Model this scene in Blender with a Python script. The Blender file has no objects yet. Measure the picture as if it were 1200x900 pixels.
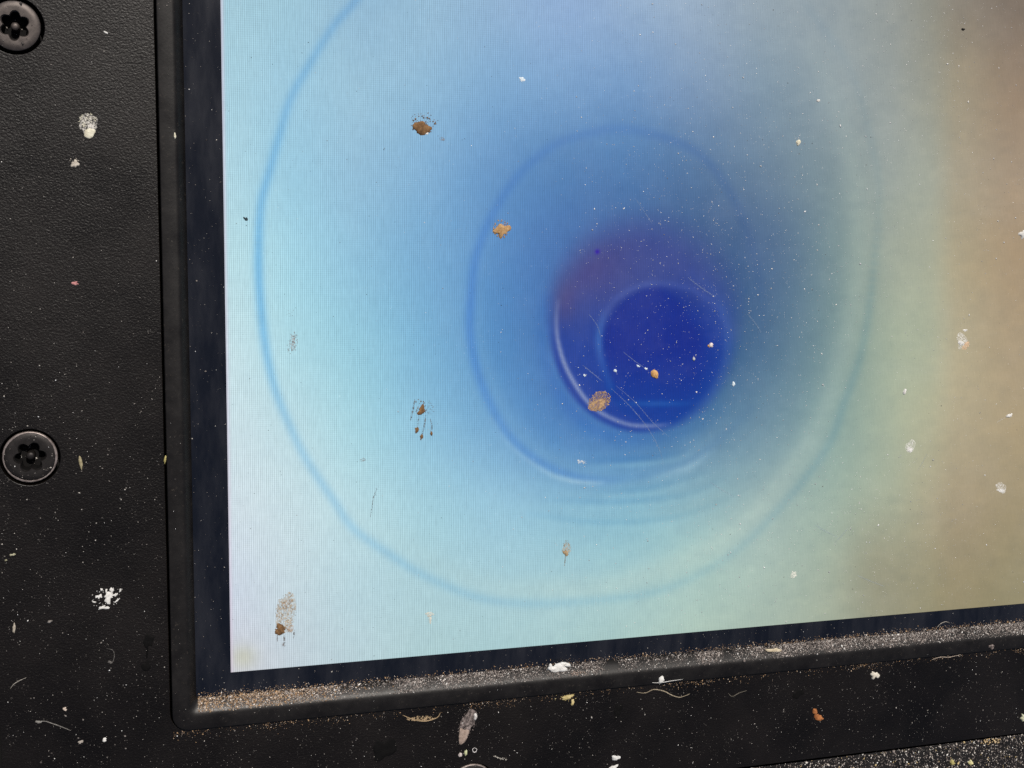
import bpy, bmesh, math, random
import numpy as np
from mathutils import Matrix, Vector

random.seed(5)
rng = np.random.default_rng(11)
scene = bpy.context.scene
col = scene.collection
MM = 0.001

# ------------------------------------------------------------------ camera, world, sun, exposure
FPX = 1426.53                      # focal length for a 1200 px wide picture
ROT = ((0.96000644, 0.02300532, -0.27903116),
       (0.02027371, 0.98829016, 0.15123338),
       (0.27924292, -0.15084202, 0.94829852))
CAM = Vector((-0.00995, 0.07485, 0.18749))
cam_data = bpy.data.cameras.new('camera')
cam_data.sensor_width = 36.0
cam_data.sensor_fit = 'HORIZONTAL'
cam_data.lens = FPX / 1200.0 * 36.0
cam_data.clip_start = 0.005
cam_data.clip_end = 100.0
cam = bpy.data.objects.new('camera', cam_data)
col.objects.link(cam)
cam.matrix_world = Matrix.Translation(CAM) @ Matrix(ROT).to_4x4()
scene.camera = cam

SUN_EL, SUN_AZ = math.radians(57), math.radians(10)    # azimuth clockwise from +Y
SUN_STRENGTH, SKY_STRENGTH = 3.6, 0.05
world = bpy.data.worlds.new('World')
scene.world = world
world.use_nodes = True
wn = world.node_tree
for n in list(wn.nodes):
    wn.nodes.remove(n)
sky = wn.nodes.new('ShaderNodeTexSky')
sky.sky_type = 'NISHITA'
sky.sun_disc = False
sky.sun_elevation = SUN_EL
sky.sun_rotation = SUN_AZ
sky.air_density = 1.0
sky.dust_density = 2.5
bg = wn.nodes.new('ShaderNodeBackground')
bg.inputs['Strength'].default_value = SKY_STRENGTH
wo = wn.nodes.new('ShaderNodeOutputWorld')
wn.links.new(sky.outputs[0], bg.inputs[0])
wn.links.new(bg.outputs[0], wo.inputs[0])

sl = bpy.data.lights.new('sun', 'SUN')
sl.energy = SUN_STRENGTH
sl.angle = math.radians(0.5)
sl.color = (1.0, 0.94, 0.86)
sun = bpy.data.objects.new('sun', sl)
col.objects.link(sun)
sdir = Vector((math.sin(SUN_AZ) * math.cos(SUN_EL), math.cos(SUN_AZ) * math.cos(SUN_EL), math.sin(SUN_EL)))
sun.rotation_euler = sdir.to_track_quat('Z', 'Y').to_euler()

scene.view_settings.view_transform = 'Standard'
scene.view_settings.look = 'None'
scene.view_settings.exposure = 0.0
scene.view_settings.gamma = 1.0
scene.view_settings.use_curve_mapping = False
scene.render.engine = 'CYCLES'
scene.cycles.use_denoising = False
scene.cycles.sample_clamp_indirect = 3.0
scene.cycles.max_bounces = 6

# ------------------------------------------------------------------ helpers
def at(px, py, z=0.0):
    """point of the plane of height z (m) that the photograph shows at (px, py)"""
    d = Matrix(ROT) @ Vector(((px - 600) / FPX, -(py - 450) / FPX, -1.0))
    t = (z - CAM.z) / d.z
    return CAM + d * t

_Rn = np.array(ROT)
_Cn = np.array(CAM)
def to_photo(P):
    v = (P - _Cn) @ _Rn
    return 600 + FPX * v[:, 0] / -v[:, 2], 450 - FPX * v[:, 1] / -v[:, 2]

def link(name, me, mats=(), parent=None):
    o = bpy.data.objects.new(name, me)
    col.objects.link(o)
    for m in (mats if isinstance(mats, (list, tuple)) else [mats]):
        if m is not None:
            me.materials.append(m)
    if parent is not None:
        o.parent = parent
    return o

def tag(o, label, cat, group=None, kind=None):
    o['label'] = label
    o['category'] = cat
    if group:
        o['group'] = group
    if kind:
        o['kind'] = kind
    return o

def mesh(name, verts, faces, smooth=False):
    me = bpy.data.meshes.new(name)
    me.from_pydata([tuple(v) for v in verts], [], [tuple(f) for f in faces])
    me.update()
    if smooth:
        me.polygons.foreach_set('use_smooth', [True] * len(me.polygons))
    return me

def srgb(*c):
    c = np.asarray(c, float) / 255.0
    return np.where(c <= 0.04045, c / 12.92, ((c + 0.055) / 1.055) ** 2.4)

# ------------------------------------------------------------------ materials
class NT:
    def __init__(self, name):
        self.m = bpy.data.materials.new(name)
        self.m.use_nodes = True
        self.t = self.m.node_tree
        self.bsdf = self.t.nodes['Principled BSDF']
        self.out = self.t.nodes['Material Output']
        self.tc = self.n('ShaderNodeTexCoord')
    def n(self, kind, **kw):
        nd = self.t.nodes.new(kind)
        for k, v in kw.items():
            if k in nd.inputs:
                nd.inputs[k].default_value = v
            else:
                setattr(nd, k, v)
        return nd
    def l(self, a, b):
        self.t.links.new(a, b)
    def noise(self, scale, detail=3, rough=0.55, vec=None, **kw):
        nd = self.n('ShaderNodeTexNoise', **kw)
        nd.inputs['Scale'].default_value = scale
        nd.inputs['Detail'].default_value = detail
        nd.inputs['Roughness'].default_value = rough
        self.l(vec if vec is not None else self.tc.outputs['Object'], nd.inputs['Vector'])
        return nd
    def mapv(self, sx, sy, sz, rz=0.0):
        mp = self.n('ShaderNodeMapping')
        mp.inputs['Scale'].default_value = (sx, sy, sz)
        mp.inputs['Rotation'].default_value = (0, 0, rz)
        self.l(self.tc.outputs['Object'], mp.inputs['Vector'])
        return mp.outputs[0]
    def ramp(self, src, p0, c0, p1, c1):
        r = self.n('ShaderNodeValToRGB')
        e = r.color_ramp.elements
        e[0].position, e[1].position = p0, p1
        e[0].color = tuple(c0) + (1,) if not np.isscalar(c0) else (c0, c0, c0, 1)
        e[1].color = tuple(c1) + (1,) if not np.isscalar(c1) else (c1, c1, c1, 1)
        self.l(src, r.inputs[0])
        return r.outputs[0]
    def bump(self, src, strength, dist, prev=None):
        b = self.n('ShaderNodeBump')
        b.inputs['Strength'].default_value = strength
        b.inputs['Distance'].default_value = dist
        self.l(src, b.inputs['Height'])
        if prev is not None:
            self.l(prev, b.inputs['Normal'])
        return b.outputs[0]
    def mix(self, fac, a, b):
        mx = self.n('ShaderNodeMix', data_type='RGBA')
        if hasattr(fac, 'is_output'):
            self.l(fac, mx.inputs[0])
        else:
            mx.inputs[0].default_value = fac
        for v, s in ((a, mx.inputs[6]), (b, mx.inputs[7])):
            if hasattr(v, 'is_output'):
                self.l(v, s)
            else:
                s.default_value = tuple(v) + (1,)
        return mx.outputs[2]
    def math(self, op, a, b=None):
        nd = self.n('ShaderNodeMath', operation=op)
        for v, s in ((a, nd.inputs[0]), (b, nd.inputs[1])):
            if v is None:
                continue
            if hasattr(v, 'is_output'):
                self.l(v, s)
            else:
                s.default_value = v
        return nd.outputs[0]
    def set(self, color=None, rough=None, spec=None, metal=None, normal=None):
        for v, s in ((color, 'Base Color'), (rough, 'Roughness'), (spec, 'Specular IOR Level'), (metal, 'Metallic'), (normal, 'Normal')):
            if v is None:
                continue
            s = self.bsdf.inputs[s]
            if hasattr(v, 'is_output'):
                self.l(v, s)
            elif s.type == 'RGBA':
                s.default_value = tuple(v) + (1,)
            else:
                s.default_value = v
        return self

def mat_panel():
    k = NT('textured_black_powder_coat')
    big = k.noise(60, 4, 0.6)
    c = k.ramp(big.outputs[0], 0.35, (0.0030, 0.0021, 0.0016), 0.7, (0.0070, 0.0050, 0.0041))
    grit = k.noise(5200, 2, 0.5)                       # grey worn tips of the grain
    tips = k.ramp(grit.outputs[0], 0.60, 0.0, 0.72, 1.0)
    c = k.mix(tips, c, (0.013, 0.0115, 0.011))
    v = k.mapv(1.0, 1.9, 1.0, math.radians(32))
    g1 = k.noise(2300, 5, 0.70, v)
    g2 = k.noise(3600, 2, 0.5)
    scuff = k.ramp(k.noise(45, 5, 0.7).outputs[0], 0.35, 0.22, 0.7, 0.58)
    b1 = k.n('ShaderNodeBump')
    k.l(scuff, b1.inputs['Strength'])
    b1.inputs['Distance'].default_value = 0.00011
    k.l(g1.outputs[0], b1.inputs['Height'])
    nrm = b1.outputs[0]
    nrm = k.bump(g2.outputs[0], 0.7, 0.00007, nrm)
    rr = k.ramp(big.outputs[0], 0.3, 0.33, 0.7, 0.43)
    k.set(c, rr, 0.32, 0, nrm)
    return k.m

def mat_bezel():
    k = NT('satin_black_plastic')
    big = k.noise(300, 4, 0.6)
    c = k.ramp(big.outputs[0], 0.35, (0.006, 0.0050, 0.0046), 0.7, (0.011, 0.0095, 0.0088))
    fine = k.noise(2600, 3, 0.5)
    dust = k.ramp(k.noise(1500, 5, 0.75).outputs[0], 0.60, 0.0, 0.78, 0.35)
    c = k.mix(dust, c, (0.15, 0.125, 0.10))
    k.set(c, k.ramp(big.outputs[0], 0.3, 0.36, 0.7, 0.5), 0.33, 0, k.bump(fine.outputs[0], 0.25, 0.00004))
    return k.m

def mat_mask():
    k = NT('black_glass_border')
    v = k.mapv(1.0, 0.25, 1.0)
    sm = k.noise(180, 5, 0.65, v)
    film = k.ramp(sm.outputs[0], 0.42, 0.0, 0.80, 0.26)
    c = k.mix(film, (0.0060, 0.0076, 0.0130), (0.080, 0.080, 0.090))
    k.set(c, k.ramp(sm.outputs[0], 0.3, 0.16, 0.7, 0.28), 0.34)
    return k.m

def mat_case():
    k = NT('dusty_black_case_plastic')
    c = k.ramp(k.noise(220, 5, 0.7).outputs[0], 0.4, (0.004, 0.0037, 0.0042), 0.8, (0.022, 0.019, 0.019))
    k.set(c, 0.7, 0.25, 0, k.bump(k.noise(1400, 4, 0.6).outputs[0], 0.8, 0.0002))
    return k.m

def mat_hole():
    k = NT('painted_cavity_shade')
    k.set((0.004, 0.0035, 0.0035), 0.8, 0.2)  # near-black colour stands in for the shade inside sockets and gaps
    return k.m

def mat_metal(name, c0, c1, rough):
    k = NT(name)
    nz = k.noise(900, 4, 0.6)
    k.set(k.ramp(nz.outputs[0], 0.35, c0, 0.7, c1), rough, 0.5, 0.55, k.bump(k.noise(3500, 2).outputs[0], 0.25, 0.00003))
    return k.m

def mat_deposit(name, c0, c1, rough=0.9, scale=1800, spec=0.25, alpha=None):
    k = NT(name)
    nz = k.noise(scale, 4, 0.65)
    k.set(k.ramp(nz.outputs[0], 0.33, c0, 0.68, c1), rough, spec, 0, k.bump(nz.outputs[0], 0.6, 0.00008))
    if alpha is not None:
        a = k.ramp(k.noise(scale * 1.7, 3, 0.6).outputs[0], 0.40, alpha[0], 0.62, alpha[1])
        k.l(a, k.bsdf.inputs['Alpha'])
    return k.m

def mat_grain():
    k = NT('dust_grain')
    at_ = k.n('ShaderNodeAttribute', attribute_name='grain')
    k.set(at_.outputs['Color'], 0.85, 0.3)
    return k.m

def mat_display():
    k = NT('lit_lcd_display')
    pic = k.n('ShaderNodeAttribute', attribute_name='picture')
    sep = k.n('ShaderNodeSeparateXYZ')
    k.l(k.tc.outputs['Object'], sep.inputs[0])
    # column and row structure of the panel
    def wave(axis, period, wob):
        ph = k.math('MULTIPLY', sep.outputs[axis], 2 * math.pi / period)
        ph = k.math('ADD', ph, wob)
        return k.math('SINE', ph)
    wob = k.math('MULTIPLY', k.noise(95, 2, 0.5).outputs[0], 5.0)
    wx = wave(0, 0.000302, wob)
    wx2 = wave(0, 0.000405, wob)
    wy = wave(1, 0.000318, wob)
    jit = k.noise(1.0, 1, 0.5, k.mapv(2600, 420, 1))
    jity = k.noise(1.0, 1, 0.5, k.mapv(260, 2300, 1))
    patch = k.ramp(k.noise(140, 3, 0.6).outputs[0], 0.38, 0.0, 0.62, 1.0)
    cols = k.math('ADD', k.math('MULTIPLY', wx, 0.13), k.math('MULTIPLY', wx2, 0.035))
    cols = k.math('ADD', cols, k.math('MULTIPLY', k.math('SUBTRACT', jit.outputs[0], 0.5), 0.20))
    rows = k.math('MULTIPLY', k.math('MULTIPLY', wy, patch), 0.05)
    rows = k.math('ADD', rows, k.math('MULTIPLY', k.math('SUBTRACT', jity.outputs[0], 0.5), 0.06))
    mod = k.math('ADD', cols, rows)
    # pixel structure faded towards the right, imitating the haze of glare over it
    fade = k.n('ShaderNodeMapRange')
    k.l(sep.outputs[0], fade.inputs[0])
    fade.inputs[1].default_value, fade.inputs[2].default_value = 0.030, 0.100
    fade.inputs[3].default_value, fade.inputs[4].default_value = 1.0, 0.28
    mod = k.math('MULTIPLY', mod, fade.outputs[0])
    blot = k.noise(420, 5, 0.7)
    mod = k.math('ADD', mod, k.math('MULTIPLY', k.math('SUBTRACT', blot.outputs[0], 0.5), 0.02))
    gr = k.noise(3000, 2, 0.6)
    mod = k.math('ADD', mod, k.math('MULTIPLY', k.math('SUBTRACT', gr.outputs[0], 0.5), 0.11))
    mod = k.math('ADD', mod, 1.0)
    vm = k.n('ShaderNodeVectorMath', operation='SCALE')
    k.l(pic.outputs['Color'], vm.inputs[0])
    k.l(mod, vm.inputs['Scale'])
    # thin film of dust and smears on the front
    sm = k.noise(55, 6, 0.72, k.mapv(1, 0.7, 1, 0.6))
    film = k.ramp(sm.outputs[0], 0.45, 0.006, 0.72, 0.024)
    spk = k.ramp(k.noise(2300, 2, 0.6).outputs[0], 0.66, 0.0, 0.76, 0.15)
    spk = k.math('MULTIPLY', spk, k.ramp(k.noise(90, 4, 0.7).outputs[0], 0.45, 0.0, 0.68, 1.0))
    film = k.math('ADD', film, spk)
    right = k.n('ShaderNodeMapRange')
    k.l(sep.outputs[0], right.inputs[0])
    right.inputs[1].default_value, right.inputs[2].default_value = 0.045, 0.115
    wipe = k.ramp(k.noise(1.0, 5, 0.65, k.mapv(60, 170, 1, math.radians(-40))).outputs[0], 0.55, 0.0, 0.80, 0.022)
    cloud = k.ramp(k.noise(70, 6, 0.75).outputs[0], 0.50, 0.0, 0.80, 0.020)
    film = k.math('ADD', film, k.math('MULTIPLY', k.math('ADD', wipe, cloud), right.outputs[0]))
    comb = k.n('ShaderNodeCombineColor')
    for i in range(3):
        k.l(film, comb.inputs[i])
    k.set(comb.outputs[0], 0.42, 0.2)
    k.l(vm.outputs[0], k.bsdf.inputs['Emission Color'])  # emits the picture together with the tan glare painted into it
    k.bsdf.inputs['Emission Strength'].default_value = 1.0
    return k.m

def mat_ground():
    k = NT('sandy_ground')
    c = k.ramp(k.noise(30, 6, 0.7).outputs[0], 0.3, (0.20, 0.15, 0.10), 0.7, (0.36, 0.28, 0.19))
    k.set(c, 0.95, 0.2, 0, k.bump(k.noise(160, 5).outputs[0], 0.7, 0.004))
    return k.m

M_PANEL, M_BEZEL, M_MASK, M_CASE, M_HOLE = mat_panel(), mat_bezel(), mat_mask(), mat_case(), mat_hole()
M_SCREW = mat_metal('greyed_black_oxide_steel', (0.060, 0.050, 0.046), (0.105, 0.088, 0.080), 0.5)
M_SCREW_DARK = mat_metal('black_oxide_steel', (0.014, 0.012, 0.011), (0.026, 0.022, 0.021), 0.5)
M_WORN = mat_metal('worn_bright_steel', (0.16, 0.13, 0.12), (0.42, 0.36, 0.33), 0.42)
M_GRAIN, M_DISPLAY, M_GROUND = mat_grain(), mat_display(), mat_ground()
M_SCRATCH = mat_deposit('scratched_screen_coating', (0.30, 0.38, 0.50), (0.55, 0.64, 0.76), 0.8, 2500, 0.3, (0.05, 0.24))

# ------------------------------------------------------------------ the setting
def grid_plane(name, x0, x1, y0, y1, z, m, n=8):
    vs = [(x0 + (x1 - x0) * i / n, y0 + (y1 - y0) * j / n, z) for j in range(n + 1) for i in range(n + 1)]
    fs = [(j * (n + 1) + i, j * (n + 1) + i + 1, (j + 1) * (n + 1) + i + 1, (j + 1) * (n + 1) + i) for j in range(n) for i in range(n)]
    return link(name, mesh(name, vs, fs), m)
ground = grid_plane('ground', -60, 60, -60, 60, -0.060, M_GROUND)
ground['kind'] = 'structure'

# ------------------------------------------------------------------ the monitor
W, H = 0.203, 0.152                 # lit area
BZ = 0.00151                        # bezel height above the glass
PZ = 0.00075                        # panel surface
monitor = bpy.data.objects.new('monitor', None)
col.objects.link(monitor)
monitor.location = (0, 0, 0)
tag(monitor, 'dusty black rugged monitor screwed into its case, lit screen showing a blue pipe interior', 'monitor')

def rr_loop(l, b, r, z, n=7):
    """rounded rectangle l outside the left/right and b outside the bottom/top of the lit area"""
    x0, x1, y0, y1 = -l, W + l, -b, H + b
    pts = []
    for cx, cy, a0 in ((x0 + r, y0 + r, math.pi), (x1 - r, y0 + r, 1.5 * math.pi), (x1 - r, y1 - r, 0), (x0 + r, y1 - r, 0.5 * math.pi)):
        for i in range(n):
            a = a0 + 0.5 * math.pi * i / (n - 1)
            pts.append((cx + r * math.cos(a), cy + r * math.sin(a), z))
    return pts

def loft(name, loops, m, parent, smooth=True, cap=False):
    n = len(loops[0])
    vs = [p for lp in loops for p in lp]
    fs = []
    for k in range(len(loops) - 1):
        for i in range(n):
            j = (i + 1) % n
            fs.append((k * n + i, k * n + j, (k + 1) * n + j, (k + 1) * n + i))
    if cap:
        fs.append(tuple((len(loops) - 1) * n + i for i in range(n)))
    return link(name, mesh(name, vs, fs, smooth), m, parent)

def shade_by_angle(o, deg=38):
    me = o.data
    bm = bmesh.new()
    bm.from_mesh(me)
    bmesh.ops.recalc_face_normals(bm, faces=bm.faces)
    for e in bm.edges:
        if len(e.link_faces) == 2 and e.calc_face_angle(0) > math.radians(deg):
            e.smooth = False
    for f in bm.faces:
        f.smooth = True
    bm.to_mesh(me)
    bm.free()

# bezel: inner foot, rounded ridge, flat top, rounded outer edge
LI, BI = 0.00535, 0.00372           # foot of the inner slope
LF, BF = 0.00691, 0.00617           # ridge
LO, BO = 0.00900, 0.00829           # outer edge
def lerp_loop(t, z, dr=0.0):
    l, b = LI + (LF - LI) * t, BI + (BF - BI) * t
    return rr_loop(l + dr, b + dr, 0.0006 + 0.0009 * t, z)
loops = [rr_loop(LI - 0.0001, BI - 0.0001, 0.0006, -0.0006), lerp_loop(0, 0.0)]
for t, z in ((0.30, 0.42), (0.55, 0.74), (0.72, 0.905), (0.86, 0.975), (1.0, 1.0)):
    loops.append(lerp_loop(t, BZ * z))
loops += [rr_loop(LO - 0.00016, BO - 0.00016, 0.0023, BZ), rr_loop(LO - 0.00006, BO - 0.00006, 0.0024, BZ - 0.00003),
          rr_loop(LO - 0.00001, BO - 0.00001, 0.0025, BZ - 0.0001), rr_loop(LO, BO, 0.0025, BZ - 0.0002), rr_loop(LO, BO, 0.0025, -0.003)]
bezel = loft('bezel', loops, M_BEZEL, monitor)
shade_by_angle(bezel, 50)

# black border of the glass and the lit display lying in it
mask = loft('screen_border', [rr_loop(LI + 0.0006, BI + 0.0006, 0.0005, -0.002), rr_loop(LI + 0.0006, BI + 0.0006, 0.0005, -0.00005)], M_MASK, monitor, False, True)

def flat_shape(name, outer, holes, z_top, thick, bevel, m, parent):
    """plate with holes: a filled 2D curve with extrusion and a small bevel, turned into a mesh"""
    cu = bpy.data.curves.new(name, 'CURVE')
    cu.dimensions = '2D'
    cu.fill_mode = 'BOTH'
    cu.extrude = thick / 2 - bevel
    cu.bevel_depth = bevel
    cu.bevel_resolution = 2
    cu.offset = -bevel
    for lp in [outer] + holes:
        s = cu.splines.new('POLY')
        s.points.add(len(lp) - 1)
        for p, q in zip(s.points, lp):
            p.co = (q[0], q[1], 0, 1)
        s.use_cyclic_u = True
    tmp = bpy.data.objects.new(name + '_tmp', cu)
    col.objects.link(tmp)
    dg = bpy.context.evaluated_depsgraph_get()
    me = bpy.data.meshes.new_from_object(tmp.evaluated_get(dg))
    me.name = name
    bpy.data.objects.remove(tmp)
    for v in me.vertices:
        v.co.z += z_top - thick / 2
    me.materials.clear()
    return link(name, me, m, parent)

def circle(cx, cy, r, n=48, a0=0):
    return [(cx + r * math.cos(a0 + 2 * math.pi * i / n), cy + r * math.sin(a0 + 2 * math.pi * i / n)) for i in range(n)]

PL, PB = 0.0339, 0.0262             # how far the front panel reaches past the lit area
s1, s2, s3 = at(17, 30, PZ), at(35, 536, PZ), at(553, 921, PZ)
SCREWS = [(s1.x, s1.y), (s2.x, s2.y), (s3.x, s3.y)]
R_HEAD = 0.00375
outer = [(p[0], p[1]) for p in rr_loop(PL, PB, 0.004, 0)]
hole = [(p[0], p[1]) for p in rr_loop(LO + 0.00030, BO + 0.00016, 0.0027, 0)]
holes = [hole] + [circle(x, y, r) for (x, y), r in zip(SCREWS, (0.0039, 0.0042, 0.0041))]
panel = flat_shape('front_panel', outer, holes, PZ, 0.003, 0.0001, M_PANEL, monitor)

# case around and below the panel
def box(name, x0, x1, y0, y1, z0, z1, m, parent, bev=0.0008):
    bm = bmesh.new()
    bmesh.ops.create_cube(bm, size=1)
    for v in bm.verts:
        v.co = Vector(((x0 + x1) / 2 + v.co.x * (x1 - x0), (y0 + y1) / 2 + v.co.y * (y1 - y0), (z0 + z1) / 2 + v.co.z * (z1 - z0)))
    bmesh.ops.bevel(bm, geom=list(bm.edges), offset=bev, segments=3, affect='EDGES', profile=0.5)
    me = bpy.data.meshes.new(name)
    bm.to_mesh(me)
    bm.free()
    return link(name, me, m, parent)
box('case_body', -0.075, W + 0.075, -0.068, H + 0.068, -0.060, -0.0075, M_CASE, monitor, 0.004)
box('panel_tray', -PL - 0.004, W + PL - 0.002, -PB + 0.002, H + PB - 0.002, -0.0074, -0.0032, M_HOLE, monitor, 0.0004)  # reaches past the panel at left; its black paints in the gap's shade
box('case_rim', -0.034, W + 0.075, -0.0675, -PB - 0.0006, -0.0074, -0.0004, M_CASE, monitor, 0.0006)

# security torx screws
def star(r0, r1, z, n=60, ph=0.3):
    pts = []
    for i in range(n):
        a = 2 * math.pi * i / n
        r = (r0 + r1) / 2 + (r1 - r0) / 2 * (abs(math.cos(3 * (a - ph))) * 2 - 1)
        pts.append((r * math.cos(a), r * math.sin(a), z))
    return pts
def make_screw(x, y, ztop, m, ph, worn, R=R_HEAD):
    n = 60
    ci = lambda r, z: [(p[0], p[1], z) for p in circle(0, 0, r, n)]
    lp = [ci(R * 0.8, -0.003), ci(R * 0.99, -0.0012), ci(R, -0.0004), ci(R * 0.985, -0.00012), ci(R * 0.94, 0.0), ci(R * 0.75, 0.00005), star(R * 0.44, R * 0.62, 0.00002, n, ph), star(R * 0.41, R * 0.58, -0.00022, n, ph), star(R * 0.40, R * 0.57, -0.00026, n, ph), star(R * 0.38, R * 0.55, -0.0024, n, ph)]
    sc = loft('screw', lp, [m, M_HOLE], monitor, True, True)
    for f in sc.data.polygons[n * 8:]:
        f.material_index = 1  # recess walls get the near-black that paints in socket shade
    shade_by_angle(sc, 35)
    sc.location = (x, y, ztop)
    pin = loft('socket_pin', [ci(R * 0.17, -0.00242), ci(R * 0.165, -0.0009), ci(R * 0.13, -0.00072), ci(R * 0.06, -0.00064)], m, sc, True, True)
    shade_by_angle(pin, 60)
    if worn:
        k = 72
        vs, fs = [], []
        for i in range(k):
            a = 2 * math.pi * i / k
            wv = 1.0 + 0.25 * math.sin(3 * a + 1) + random.uniform(-.2, .2)
            for dr, dz in ((-0.00016 * wv, 0.00005), (-0.00002, 0.00008), (0.00008 * wv, 0.00001), (0.00012, -0.0002)):
                vs.append(((R * 0.985 + dr) * math.cos(a), (R * 0.985 + dr) * math.sin(a), dz + random.uniform(-1, 1) * 1e-5))
        for i in range(k):
            j = (i + 1) % k
            for q in range(3):
                fs.append((i * 4 + q, i * 4 + q + 1, j * 4 + q + 1, j * 4 + q))
        link('worn_rim', mesh('worn_rim', vs, fs, True), M_WORN, sc)
    return sc
sc1 = make_screw(SCREWS[0][0], SCREWS[0][1], PZ + 0.00005, M_SCREW, 0.45, False, 0.0034)
sc1['label'] = 'grey security screw with a clean star socket'
sc2 = make_screw(SCREWS[1][0], SCREWS[1][1], PZ - 0.00025, M_SCREW_DARK, 0.1, True)
sc2['label'] = 'dark security screw with a rubbed bright rim'
sc3 = make_screw(SCREWS[2][0], SCREWS[2][1], PZ - 0.0002, M_SCREW_DARK, 0.2, True)
sc3['label'] = 'dark screw at the lower edge, mostly out of view'

# ------------------------------------------------------------------ the picture on the display, with the right-hand glare painted in
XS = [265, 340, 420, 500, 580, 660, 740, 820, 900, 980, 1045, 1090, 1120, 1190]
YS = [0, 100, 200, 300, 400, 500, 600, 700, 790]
PIC_WITH_GLARE = [  # tan right-hand columns carry sun glare painted into the display colours
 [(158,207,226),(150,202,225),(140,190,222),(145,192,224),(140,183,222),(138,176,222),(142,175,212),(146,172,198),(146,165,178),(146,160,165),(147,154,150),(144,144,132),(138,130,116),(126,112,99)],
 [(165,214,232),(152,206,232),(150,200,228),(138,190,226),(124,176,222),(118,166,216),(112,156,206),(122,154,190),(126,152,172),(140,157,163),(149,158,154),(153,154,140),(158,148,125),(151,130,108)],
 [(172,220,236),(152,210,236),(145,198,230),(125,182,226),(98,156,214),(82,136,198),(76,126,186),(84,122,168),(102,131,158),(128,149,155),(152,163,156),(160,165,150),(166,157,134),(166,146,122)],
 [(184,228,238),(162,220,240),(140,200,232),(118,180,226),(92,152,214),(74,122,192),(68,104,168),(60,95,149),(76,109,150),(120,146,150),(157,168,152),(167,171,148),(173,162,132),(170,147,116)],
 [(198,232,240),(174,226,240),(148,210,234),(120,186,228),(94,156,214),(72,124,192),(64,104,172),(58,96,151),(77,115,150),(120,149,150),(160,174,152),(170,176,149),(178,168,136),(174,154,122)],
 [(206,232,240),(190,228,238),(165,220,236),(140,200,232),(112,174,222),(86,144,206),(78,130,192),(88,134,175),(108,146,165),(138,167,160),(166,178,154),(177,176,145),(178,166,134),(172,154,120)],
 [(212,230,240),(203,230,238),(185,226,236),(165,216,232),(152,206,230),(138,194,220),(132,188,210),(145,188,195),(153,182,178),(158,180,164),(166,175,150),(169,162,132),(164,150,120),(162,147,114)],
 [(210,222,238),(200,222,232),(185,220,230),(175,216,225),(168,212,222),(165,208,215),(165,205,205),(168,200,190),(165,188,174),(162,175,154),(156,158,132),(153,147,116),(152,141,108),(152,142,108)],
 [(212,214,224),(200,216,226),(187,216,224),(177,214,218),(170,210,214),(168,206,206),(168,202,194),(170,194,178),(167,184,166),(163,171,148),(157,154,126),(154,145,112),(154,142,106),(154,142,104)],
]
def catmull(vals, xs, q):
    vals = np.asarray(vals, float)
    xs = np.asarray(xs, float)
    q = np.clip(q, xs[0], xs[-1])
    i = np.clip(np.searchsorted(xs, q) - 1, 0, len(xs) - 2)
    t = (q - xs[i]) / (xs[i + 1] - xs[i])
    t = t[:, None]
    p0, p1, p2, p3 = vals[np.maximum(i - 1, 0)], vals[i], vals[i + 1], vals[np.minimum(i + 2, len(xs) - 1)]
    return 0.5 * (2 * p1 + (p2 - p0) * t + (2 * p0 - 5 * p1 + 4 * p2 - p3) * t * t + (3 * p1 - p0 - 3 * p2 + p3) * t ** 3)

def curve_mask(x, y, pts, sig):
    """soft line through pts (x, y, strength): largest strength * gaussian of the distance"""
    P = np.array(pts, float)
    near = (x > P[:, 0].min() - 4 * sig - 12) & (x < P[:, 0].max() + 4 * sig + 12) & (y > P[:, 1].min() - 4 * sig - 12) & (y < P[:, 1].max() + 4 * sig + 12)
    full, x, y = np.zeros(len(x)), x[near], y[near]
    tt = np.linspace(0, len(P) - 1.0001, 12 * len(P))
    Q = catmull(P, np.arange(len(P)), tt)
    best = np.full(len(x), 1e9)
    st = np.zeros(len(x))
    for a, b, s in Q:
        d = (x - a) ** 2 + (y - b) ** 2
        m = d < best
        best = np.where(m, d, best)
        st = np.where(m, s, st)
    full[near] = np.clip(st, 0, 1) * np.exp(-best / (2 * sig * sig))
    return full

def sstep(a, b, v):
    t = np.clip((v - a) / (b - a), 0, 1)
    return t * t * (3 - 2 * t)

RING1 = [(440,-40,.45),(417,0,.55),(390,32,.55),(360,80,.55),(340,117,.55),(327,160,.6),(316,200,.7),(306,240,.8),(303,300,1),(305,350,1),(311,405,.9),(322,455,.7),(340,500,.55),(360,540,.5),(390,585,.5),(415,620,.5),(460,652,.5),(500,676,.45),(560,700,.42),(620,707,.4),(700,703,.4),(780,690,.4),(855,651,.4),(915,594,.42),(969,525,.45),(990,470,.5),(1008,418,.5),(1020,350,.45),(1030,240,.18),(1024,180,.2),(1000,90,.12),(969,39,.15),(940,0,.08)]
RING1_LIGHT = [(430,610,.1),(560,682,.3),(660,690,.5),(740,680,.6),(850,630,.7),(930,545,.7),(970,470,.6),(996,380,.55),(1006,290,.45),(1000,200,.4),(980,120,.3),(950,60,.15)]
RING2 = [(892,420,.1),(893,350,.2),(880,285,.3),(858,230,.4),(828,188,.45),(790,165,.42),(740,152,.35),(700,154,.35),(650,170,.4),(608,205,.45),(578,250,.55),(558,300,.7),(552,350,.9),(551,390,.9),(558,430,.85),(573,470,.75),(598,512,.7),(638,545,.75),(690,562,.7),(740,560,.3),(790,548,.25),(830,526,.25),(880,480,.1)]
RING2_LIGHT = [(575,490,.1),(600,524,.3),(640,553,.6),(668,563,.8),(695,566,.7),(712,565,.1)]
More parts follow.
